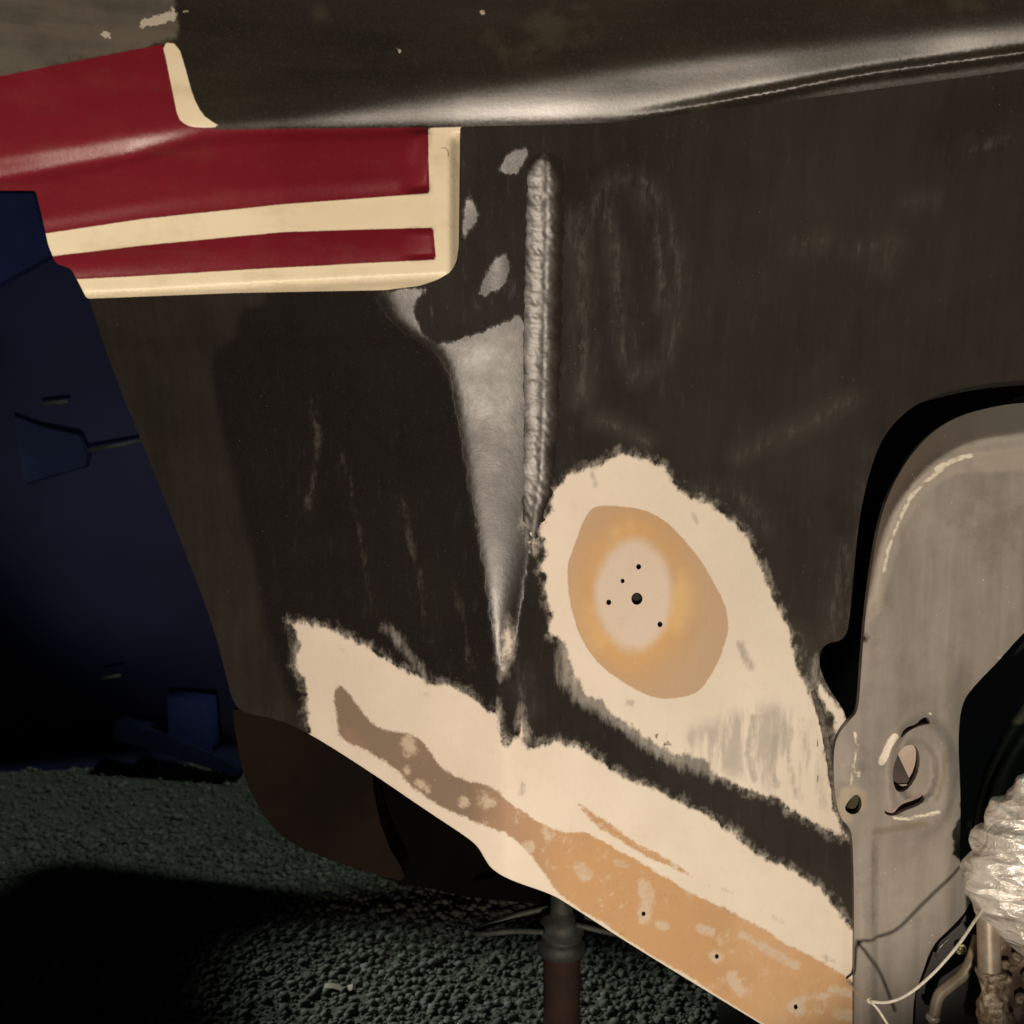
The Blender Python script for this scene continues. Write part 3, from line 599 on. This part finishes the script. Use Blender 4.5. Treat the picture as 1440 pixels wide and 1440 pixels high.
P, V, T, N = sheet(br_out, 5, br_d, bh)
m_ = lambda q: np.maximum.reduce([r - pdist(P, l) for l, r in q])
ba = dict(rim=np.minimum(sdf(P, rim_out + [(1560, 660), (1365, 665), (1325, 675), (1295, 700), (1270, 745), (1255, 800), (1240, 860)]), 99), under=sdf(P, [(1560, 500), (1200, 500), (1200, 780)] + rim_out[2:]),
          chip=m_([([(1243, 805), (1250, 770), (1262, 738), (1280, 700), (1300, 678), (1325, 660)], 2.2), ([(1318, 658), (1345, 646), (1366, 641)], 3.0), ([(1240, 1072), (1249, 1050), (1258, 1036)], 5), ([(1202, 1030), (1206, 1050), (1200, 1080), (1197, 1104)], 1.5), ([(1209, 1087), (1209, 1092)], 1.5), ([(1307, 1002), (1309, 1004)], 2), ([(1403, 925), (1410, 930)], 2), ([(1255, 1150), (1275, 1152), (1320, 1142)], 2.2)]),
          tan=np.maximum.reduce([9 - pdist(P, [(1190, 1115), (1185, 1135), (1190, 1150)]), 6 - pdist(P, [(1200, 1110), (1212, 1116), (1214, 1135)])]),
          line=np.full(len(P), -99.), groove=m_([([(1330, 1060), (1326, 1095), (1316, 1125)], 4), ([(1230, 1170), (1260, 1165), (1300, 1158)], 5), ([(1228, 1180), (1228, 1300)], 1.5)]))
BR = thing('drive_bracket', 'grey primed metal bracket with torn round boss filling the hull cut-out', 'bracket', tuple(W(1280, 1440, 1.45)))
c = P[T].mean(1); k1 = inside(c, ell(1298, 1092, 50, 88)); k2 = inside(c, rim_out + [(1560, 500), (1200, 500)][::1]) & False; kf = ~inside(c, rim_out + [(1560, 1600), (1100, 1600), (1160, 900)]) & (c[:, 1] < 900)
k3 = (c[:, 0] < 1216) & (c[:, 1] < 1165) & (c[:, 1] > 1005) & ~k1
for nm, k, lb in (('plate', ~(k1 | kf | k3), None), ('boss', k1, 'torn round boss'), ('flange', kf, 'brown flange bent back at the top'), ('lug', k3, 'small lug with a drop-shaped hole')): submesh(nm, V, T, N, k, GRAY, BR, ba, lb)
skirt('plate_edge', resample(br_out, 8), br_d, .012, simple('bracket_edge', (.16, .14, .12), (.25, .22, .19), 30, .6).m, BR)
for h in bh: skirt('hole_wall', resample(h, 4), br_d, .010, simple('hole_wall_paint', (.10, .075, .055), (.2, .16, .12), 60, .7).m, BR)
# what is behind the openings
pale = simple('pale_disc_paint', (.42, .34, .27), (.52, .44, .36), 20, .6)
dk = simple('purple_brown_inside', (.035, .026, .028), (.07, .05, .045), 20, .7); dk2 = simple('slot_inside', (.22, .16, .15), (.36, .28, .25), 20, .7); dkg = simple('mossy_inside', (.02, .022, .008), (.045, .045, .015), 40, .8)
def disc(name, pl, d, mat, parent): 
    pl = np.array(pl, float); return mesh_obj(name, W(pl[:, 0], pl[:, 1], d), [tuple(range(len(pl)))], mat, parent, False)
disc('bearing_face', ell(1280, 1078, 24, 44, 0, 24), float(br_d(np.array([1235.]), np.array([1078.]))[0]) + .03, pale.m, BR)
disc('inner_web', [(1258, 1052), (1283, 1105), (1276, 1130), (1250, 1122), (1247, 1080)], float(br_d(np.array([1235.]), np.array([1078.]))[0]) + .024, dk.m, BR)
disc('slot_shadow_plate', [(1235, 1105), (1315, 1100), (1315, 1160), (1235, 1165)], float(br_d(np.array([1235.]), np.array([1078.]))[0]) + .020, dk2.m, BR)
disc('slot_shadow_plate', [(1250, 1000), (1320, 995), (1320, 1045), (1250, 1050)], float(br_d(np.array([1235.]), np.array([1078.]))[0]) + .020, dk2.m, BR)
disc('lug_backing', ell(1200, 1132, 24, 24), float(br_d(np.array([1200.]), np.array([1132.]))[0]) + .022, dkg.m, BR)

# ================================================================== CORD
wm = simple('white_cord', (.5, .47, .40), (.66, .62, .54), 200, .6, bump=.5)
lv = np.array(LAMP)
def toward(px, py, dpl, t): q = W(px, py, dpl); return q + (lv - q) * t
def bd1(x, y): return float(br_d(np.array([float(x)]), np.array([float(y)]))[0])
cordp = [W(1192, 1380, bd1(1204, 1380) - .002), W(1206, 1396, bd1(1206, 1396) - .06), W(1222, 1407, 1.45), W(1250, 1409, 1.44), W(1280, 1396, 1.445), W(1315, 1366, 1.44), W(1348, 1328, 1.45), W(1372, 1293, 1.475), W(1390, 1268, 1.50)]
v1, f1 = tube(spline(cordp, 10), .0021, 8); v2, f2 = tube(spline([W(1222, 1407, 1.45), W(1235, 1420, 1.455), W(1256, 1455, 1.46), W(1275, 1500, 1.48)], 8), .0019, 8)
v3, f3 = lathe([(.001, -.004), (.004, -.002), (.0042, .002), (.001, .004)], W(1223, 1407, 1.449), (1, 0, .3), 10)
cord = thing('cord', 'thin white cord knotted in front of the grey bracket', 'cord', tuple(W(1222, 1407, 1.385)))
mesh_obj('strand', v1, f1, wm.m, cord); mesh_obj('loose_end', v2, f2, wm.m, cord); mesh_obj('knot', v3, f3, wm.m, cord)

# ================================================================== BAG, PIPE, HOSE, CABLES
nu_, nv_ = 220, 200; uu, vv = np.meshgrid(np.linspace(0, 2 * math.pi, nu_, endpoint=False), np.linspace(0.0, math.pi, nv_)); D = np.stack([np.sin(vv) * np.cos(uu), np.sin(vv) * np.sin(uu), np.cos(vv)], -1).reshape(-1, 3)
r_ = np.random.default_rng(12); cr_ = np.zeros(len(D))
Dw = D + .12 * np.stack([vnoise(D, .5, 51, 2), vnoise(D, .5, 52, 2), vnoise(D, .5, 53, 2)], 1)
tri = lambda q: np.abs(q - np.floor(q) - .5) * 2
for k, (fz, fx, a) in enumerate([(3.1, .5, .55), (4.6, -.8, .5), (7.3, 1.1, .34), (9.7, -1.9, .22), (2.2, 2.4, .30), (13, 2.5, .12)]):
    q = D[:, 2] * fz + D[:, 0] * fx + D[:, 1] * r_.uniform(-1, 1) + vnoise(D, .45, 70 + k, 2) * .55; env = .5 + .5 * vnoise(D, .6, 90 + k, 1)
    cr_ += a * (1 - tri(q)) ** 1.6 * np.clip(env, .05, 1.2)
cr_ = cr_ - cr_.mean()
rad = 1 + cr_ * .12 + vnoise(D, .6, 8, 2) * .06
# wide at the top, gathered to a point at the lower right
BX, BZ, BYd = .128, .158, .07
loc = D * rad[:, None] * np.array([BX, BYd, BZ]); sh = np.clip(-loc[:, 2] / BZ, 0, 1.2); loc[:, 0] *= 1 - .45 * sh ** 1.5; loc[:, 0] += .055 * sh ** 1.3
ctr = W(1492, 1245, 1.50); bv = loc + ctr
ii = np.arange(len(D)).reshape(nv_, nu_); bf = np.stack([ii[:-1], ii[1:], np.roll(ii, -1, 1)[1:], np.roll(ii, -1, 1)[:-1]], -1).reshape(-1, 4)
pm = M('crumpled_plastic'); pn = pm.noise(22, 6, .65, None, 1.5); pf = pm.noise(60, 4, .6, pm.vec((1, 1, 3))); pv = pm.vor(15, 'F1', pm.vec((1, 1, 2.1), (0, .35, .2))); pv2 = pm.vor(34, 'F1', pm.vec((1, 1, 1.8), (0, -.3, .5)))
pm.set('Base Color', pm.mix((.60, .57, .52), (.80, .77, .72), pn.step(.35, .65))).set('Roughness', .26).set('Specular IOR Level', .8).set('Metallic', .35).set('Coat Weight', .5).set('Coat Roughness', .1).bump(pv * 1.5 + pv2 * .6 + pn * .5 + pf * .15, 1, .011)
tag(mesh_obj('plastic_bag', bv, bf, pm.m, smooth=True), 'crumpled silvery white plastic bag wrapped round the shaft end', 'bag')
cm = M('corroded_metal'); c1 = cm.noise(60, 6, .7); c2 = cm.vor(110)
cm.set('Base Color', cm.mix((.16, .12, .08), (.42, .36, .28), c1.step(.4, .62))).set('Metallic', .35).set('Roughness', cm.fmix(.22, .6, c1)).bump(c1 + c2 * .6, .9, .004)
SH = thing('shaft', 'corroded metal shaft with clumps of old grease below the plastic bag', 'shaft', tuple(W(1390, 1500, 1.42)))
tube_px('tube', [(1388, 1255, 1.51), (1390, 1300, 1.51), (1391, 1345, 1.51), (1392, 1372, 1.51)], .0155, simple('dull_tube', (.20, .165, .13), (.32, .27, .22), 25, .4, .3).m, SH, 6, 18)
Q = []; 
tv, tf = tube(spline([W(1391, 1366, 1.505), W(1393, 1395, 1.505), W(1394, 1415, 1.505), W(1396, 1500, 1.51)], 30), [.0185] * 91, 48); tv = np.array(tv)
tv += (tv - W(1393, 1420, 1.505)) * np.array([1, 1, 0]) * (vnoise(tv, 16, 3, 3) * .34 + vnoise(tv, 60, 4, 2) * .12)[:, None]; mesh_obj('grease_collar', tv, tf, cm.m, SH)
def lump(x, y, d, r, seed, name='bolt_lump', mat=None, sc=(1, 1, 1)):
    k = 14; u, w = np.meshgrid(np.linspace(0, 2 * math.pi, k * 2, endpoint=False), np.linspace(0.01, math.pi - .01, k)); d3 = np.stack([np.sin(w) * np.cos(u), np.sin(w) * np.sin(u), np.cos(w)], -1).reshape(-1, 3)
    q = d3 * (1 + vnoise(d3, .5, seed, 3) * .25)[:, None] * r * np.array(sc) + W(x, y, d); i3 = np.arange(len(d3)).reshape(k, 2 * k)
    f = np.stack([i3[:-1], i3[1:], np.roll(i3, -1, 1)[1:], np.roll(i3, -1, 1)[:-1]], -1).reshape(-1, 4); return mesh_obj(name, q, f, (mat or cm).m, SH)
fl_m = simple('flange_metal', (.12, .085, .06), (.22, .16, .12), 30, .5, .3, .7, .003)
fd = lambda x, y: 1.56 + vnoise(np.stack([x, y], 1) * .01, 3, 9, 3) * .004
Pf, Vf, Tf, Nf = sheet([(1398, 1300), (1450, 1320), (1560, 1330), (1560, 1540), (1395, 1540)], 5, fd); mesh_obj('mounting_face', Vf, Tf, fl_m.m, SH)
for k, (x, y, r) in enumerate([(1414, 1358, .008), (1416, 1378, .008), (1409, 1390, .006), (1432, 1345, .007), (1436, 1405, .009), (1418, 1430, .008), (1404, 1340, .005), (1445, 1375, .008)]): lump(x, y, 1.545, r, 60 + k, sc=(1, .8, random.uniform(.7, 1.3)))
hm = simple('beige_hose', (.22, .185, .13), (.36, .31, .23), 30, .45)
HO = thing('drain_hose', 'short bent beige hose with pale end fitting beside the shaft', 'hose', tuple(W(1315, 1440, 1.40)))
tube_px('hose', [(1376, 1318, 1.61), (1368, 1345, 1.61), (1356, 1368, 1.61), (1338, 1384, 1.61), (1322, 1398, 1.61), (1316, 1414, 1.61), (1314, 1426, 1.61)], [.0085, .0085, .0085, .0083, .008, .008], hm.m, HO, 10, 16)
v, f = lathe([(.004, .004), (.0095, .003), (.0105, 0), (.0098, -.004), (.006, -.007), (.003, -.012)], W(1312, 1430, 1.61), (.2, 0, 1), 18); mesh_obj('end_fitting', v, f, simple('pale_fitting', (.34, .31, .28), (.5, .46, .40), 50, .35, .3).m, HO)
am = simple('black_arm', (.008, .007, .007), (.022, .018, .018), 20, .45)
ad = lambda x, y: 1.66 + .0002 * (1365 - x)
arm = [(1372, 1262), (1350, 1300), (1316, 1330), (1300, 1372), (1288, 1400), (1284, 1540), (1400, 1540), (1375, 1400)]
AR = thing('steering_arm', 'black arm with pale bushing between bracket and shaft', 'arm', tuple(W(1330, 1500, 1.46)))
Pa, Va, Ta, Na = sheet(arm, 8, ad); mesh_obj('arm_plate', Va, Ta, am.m, AR); skirt('arm_edge', resample(arm, 10), ad, .02, am.m, AR)
v, f = lathe([(.0035, -.001), (.0038, -.006), (.0078, -.0065), (.0085, -.001), (.0085, .002)], W(1351, 1335, 1.65), np.array(W(1351, 1335, 1.45)) - np.array(CAM), 20); mesh_obj('bushing', v, f, simple('brass_bushing', (.30, .28, .15), (.42, .38, .22), 50, .35, .5).m, AR)
v, f = tube(spline([W(1316, 1345, 1.655), W(1322, 1332, 1.65), W(1334, 1320, 1.65)], 6), .0022, 8); mesh_obj('link_pin', v, f, simple('dull_steel', (.14, .13, .12), (.24, .22, .20), 60, .4, .6).m, AR)
gm2 = simple('green_black_cable', (.010, .013, .008), (.028, .03, .018), 15, .5)
for k, (pts, lb) in enumerate((([(1560, 850, 1.73), (1470, 960, 1.69), (1410, 1050, 1.66), (1386, 1110, 1.64), (1374, 1180, 1.62), (1372, 1270, 1.62)], 'left dark green cable dropping behind the plastic bag'), ([(1560, 905, 1.71), (1480, 990, 1.67), (1425, 1060, 1.64), (1400, 1120, 1.62), (1388, 1190, 1.61), (1385, 1270, 1.61)], 'right dark green cable dropping behind the plastic bag'))):
    tag(tube_px('cable', pts, .009, gm2.m, None, 10, 12), lb, 'cable', 'cables behind the plastic bag')

# ================================================================== JACK STAND
JD = 1.78
JS = thing('jack_stand', 'rusty boat stand with winged screw handle under the hull', 'boat stand', tuple(W(790, 1330, JD) * np.array([1, 1, 0])))
rust = simple('rusty_pipe', (.016, .009, .007), (.032, .017, .012), 12, .8, spec=.2); gal = simple('galvanised_nut', (.018, .02, .018), (.045, .05, .046), 30, .6, .1, spec=.3)
p0 = W(790, 1330, JD); jx, jy, jz = p0; m2 = JD / FPX
v, f = lathe([(.030, 0), (.030, -jz + .03)], (jx, jy, jz)); v = [(a, b, c_) for a, b, c_ in v]; mesh_obj('post', v, f, rust.m, JS)
v, f = lathe([(.033, 0), (.0385, .002), (.0385, .020), (.034, .024), (.031, .026), (.031, .030), (.036, .034), (.0375, .050), (.032, .062), (.020, .066), (.019, .072)], (jx, jy, jz - .012)); mesh_obj('nut', v, f, gal.m, JS)
sp_ = []; zz = jz + .055
for k in range(9): sp_ += [(.017, k * .007), (.0195, k * .007 + .0035)]
v, f = lathe(sp_, (jx, jy, zz), seg=20); mesh_obj('screw', v, f, gal.m, JS)
hz_ = jz + .024
loop = [(jx - .03, jy - .03, hz_ + .014), (jx - .075, jy - .015, hz_ + .008), (jx - .125, jy - .004, hz_ - .002), (jx - .14, jy + .01, hz_ - .006), (jx - .12, jy + .022, hz_ + .0), (jx - .07, jy + .03, hz_ + .014), (jx - .02, jy + .03, hz_ + .026)]
v, f = tube(spline(loop, 8), .0048, 8); mesh_obj('handle', v, f, gal.m, JS)
loop2 = [(2 * jx - a, 2 * jy - b, c_) for a, b, c_ in loop]; v, f = tube(spline(loop2, 8), .0048, 8); mesh_obj('handle', v, f, gal.m, JS)
v, f = lathe([(.03, 0), (.06, .006), (.06, .012), (.03, .014)], (jx, jy, zz + .062)); mesh_obj('pad', v, f, gal.m, JS)
for k in range(3):
    a = 2.1 * k + .5; v, f = tube([(jx, jy, jz * .3), (jx + .3 * math.cos(a), jy + .3 * math.sin(a), .03)], .018, 12); mesh_obj('leg', v, f, rust.m, JS)

# ================================================================== BLUE BOAT BEHIND
nb = simple('navy_paint', (.010, .014, .045), (.016, .023, .07), 1.2, .7, spec=.15); lb_ = simple('mid_blue_panel', (.011, .018, .05), (.018, .028, .075), 3, .8, spec=.1); bb = simple('blue_bright', (.010, .018, .07), (.018, .030, .11), 3, .8, spec=.1)
ck = simple('dark_rubber', (.012, .012, .012), (.02, .02, .022), 10, .7); pl_ = simple('pale_trim', (.03, .032, .035), (.05, .055, .05), 20, .6)
BD = 3.4
BB = thing('blue_boat', 'dark navy boat standing in the gloom behind the hull', 'boat', tuple(W(0, 1100, BD) * np.array([1, 1, 0])))
prof = [(-90, 4.3), (-60, 3.45), (250, 3.3), (560, 3.28), (700, 3.3), (900, 3.38), (975, 3.5), (1040, 3.62), (1092, 3.5)]
xs = np.linspace(-500, 700, 25); Vb = []
for x in xs:
    for y, d in prof: Vb.append(W(x, y + (x * -.03), d + (abs(x + 100) / 1000) ** 2 * .9))
kk = len(prof); ii = np.arange(len(Vb)).reshape(len(xs), kk); fb_ = np.stack([ii[:-1, :-1], ii[:-1, 1:], ii[1:, 1:], ii[1:, :-1]], -1).reshape(-1, 4)
mesh_obj('hull_side', np.array(Vb), fb_, nb.m, BB)
def slab(name, pl, d, th, mat, parent):
    f_ = lambda x, y: d + 0 * x
    p_, v_, t_, n_ = sheet(pl, 30, f_); o = mesh_obj(name, v_, t_, mat, parent); skirt(name, resample(pl, 60), f_, th, mat, parent); return o
slab('window_panel', [(18, 585), (58, 600), (110, 612), (122, 640), (120, 655), (75, 668), (35, 680)], 3.23, .03, lb_.m, BB)
slab('cover_panel', [(-40, 272), (46, 272), (52, 300), (70, 360), (-40, 420)], 3.18, .03, bb.m, BB)
v, f = tube([W(58, 568, 3.23), W(96, 565, 3.23)], .006, 8); mesh_obj('trim', v, f, pl_.m, BB)
v, f = tube([W(122, 634, 3.25), W(200, 620, 3.28)], .006, 8); mesh_obj('trim', v, f, pl_.m, BB)
v, f = tube([W(142, 954, 3.33), W(170, 950, 3.33)], .005, 8); mesh_obj('trim', v, f, pl_.m, BB)
slab('fender', [(236, 978), (292, 985), (296, 1040), (300, 1062), (236, 1042)], 3.47, .1, bb.m, BB)
slab('fender_flare', [(160, 1015), (236, 1034), (310, 1066), (332, 1080), (335, 1094), (230, 1060), (160, 1040)], 3.46, .1, lb_.m, BB)
for x in (-350, 60, 560):
    pz = W(x, 1040, 4.7); v, f = tube([(pz[0], pz[1] - .6, .0), (pz[0], pz[1] - .6, .2)], .12, 14); mesh_obj('block_support', v, f, ck.m, BB)

# small litter and pale pebbles on the yard
def ground_pt(px, py):
    o = np.array(CAM); d = W(px, py, 1.0) - o; t = -o[2] / d[2]; return o + d * t
pebm = simple('pale_pebble', (.14, .15, .13), (.24, .25, .22), 60, .8)
where = ['just left of the keel foot', 'farther left of the keel foot', 'in the dark below the keel', 'lowest in the dark gravel', 'near the lower left lit gravel']
for k, ((x, y, r), w) in enumerate(zip([(250, 1153, .02), (395, 1297, .011), (335, 1276, .010), (338, 1340, .009), (290, 1357, .009)], ['half way along the lit strip', 'to the right of its dark pair', 'left of its dark pair', 'directly above the lit gravel edge', 'lowest and farthest left'])):
    q = ground_pt(x, y); rr_ = np.random.default_rng(90 + k); v = IV * rr_.uniform(.8, 1.15, (12, 1)) * np.array([1.3, 1, .7]) * r + q + np.array([0, 0, r * .5])
    o = mesh_obj('pebble', v, IF, pebm.m, smooth=False); sm = o.modifiers.new('s', 'SUBSURF'); sm.levels = sm.render_levels = 1; tag(o, 'pale pebble on the dark yard, ' + w, 'pebble', 'pale pebbles on the dark yard')
q = ground_pt(476, 1396); lm = simple('litter_paper', (.45, .36, .32), (.6, .5, .45), 40, .7)
xs, ys = np.meshgrid(np.linspace(-.028, .028, 14), np.linspace(-.010, .010, 6)); Lp = np.stack([xs.ravel(), ys.ravel()], 1); lz = .012 + vnoise(Lp, 18, 4, 2) * .004
lvv = np.column_stack([Lp, lz]) + q; ii = np.arange(84).reshape(6, 14); lf = np.stack([ii[:-1, :-1], ii[:-1, 1:], ii[1:, 1:], ii[1:, :-1]], -1).reshape(-1, 4)
lvv2 = np.concatenate([lvv, lvv - [0, 0, .0012]]); tag(mesh_obj('paper_scrap', lvv2, np.concatenate([lf, lf[:, ::-1] + 84]), lm.m), 'crumpled pinkish paper scrap on the gravel left of the stand', 'litter')
tw, tf_ = tube(spline([ground_pt(428, 1258) + [0, 0, .012], ground_pt(445, 1257) + [0, 0, .016], ground_pt(462, 1260) + [0, 0, .012]], 5), .002, 6); tag(mesh_obj('twig', tw, tf_, pebm.m), 'thin pale twig on the dark ground below the keel', 'twig')
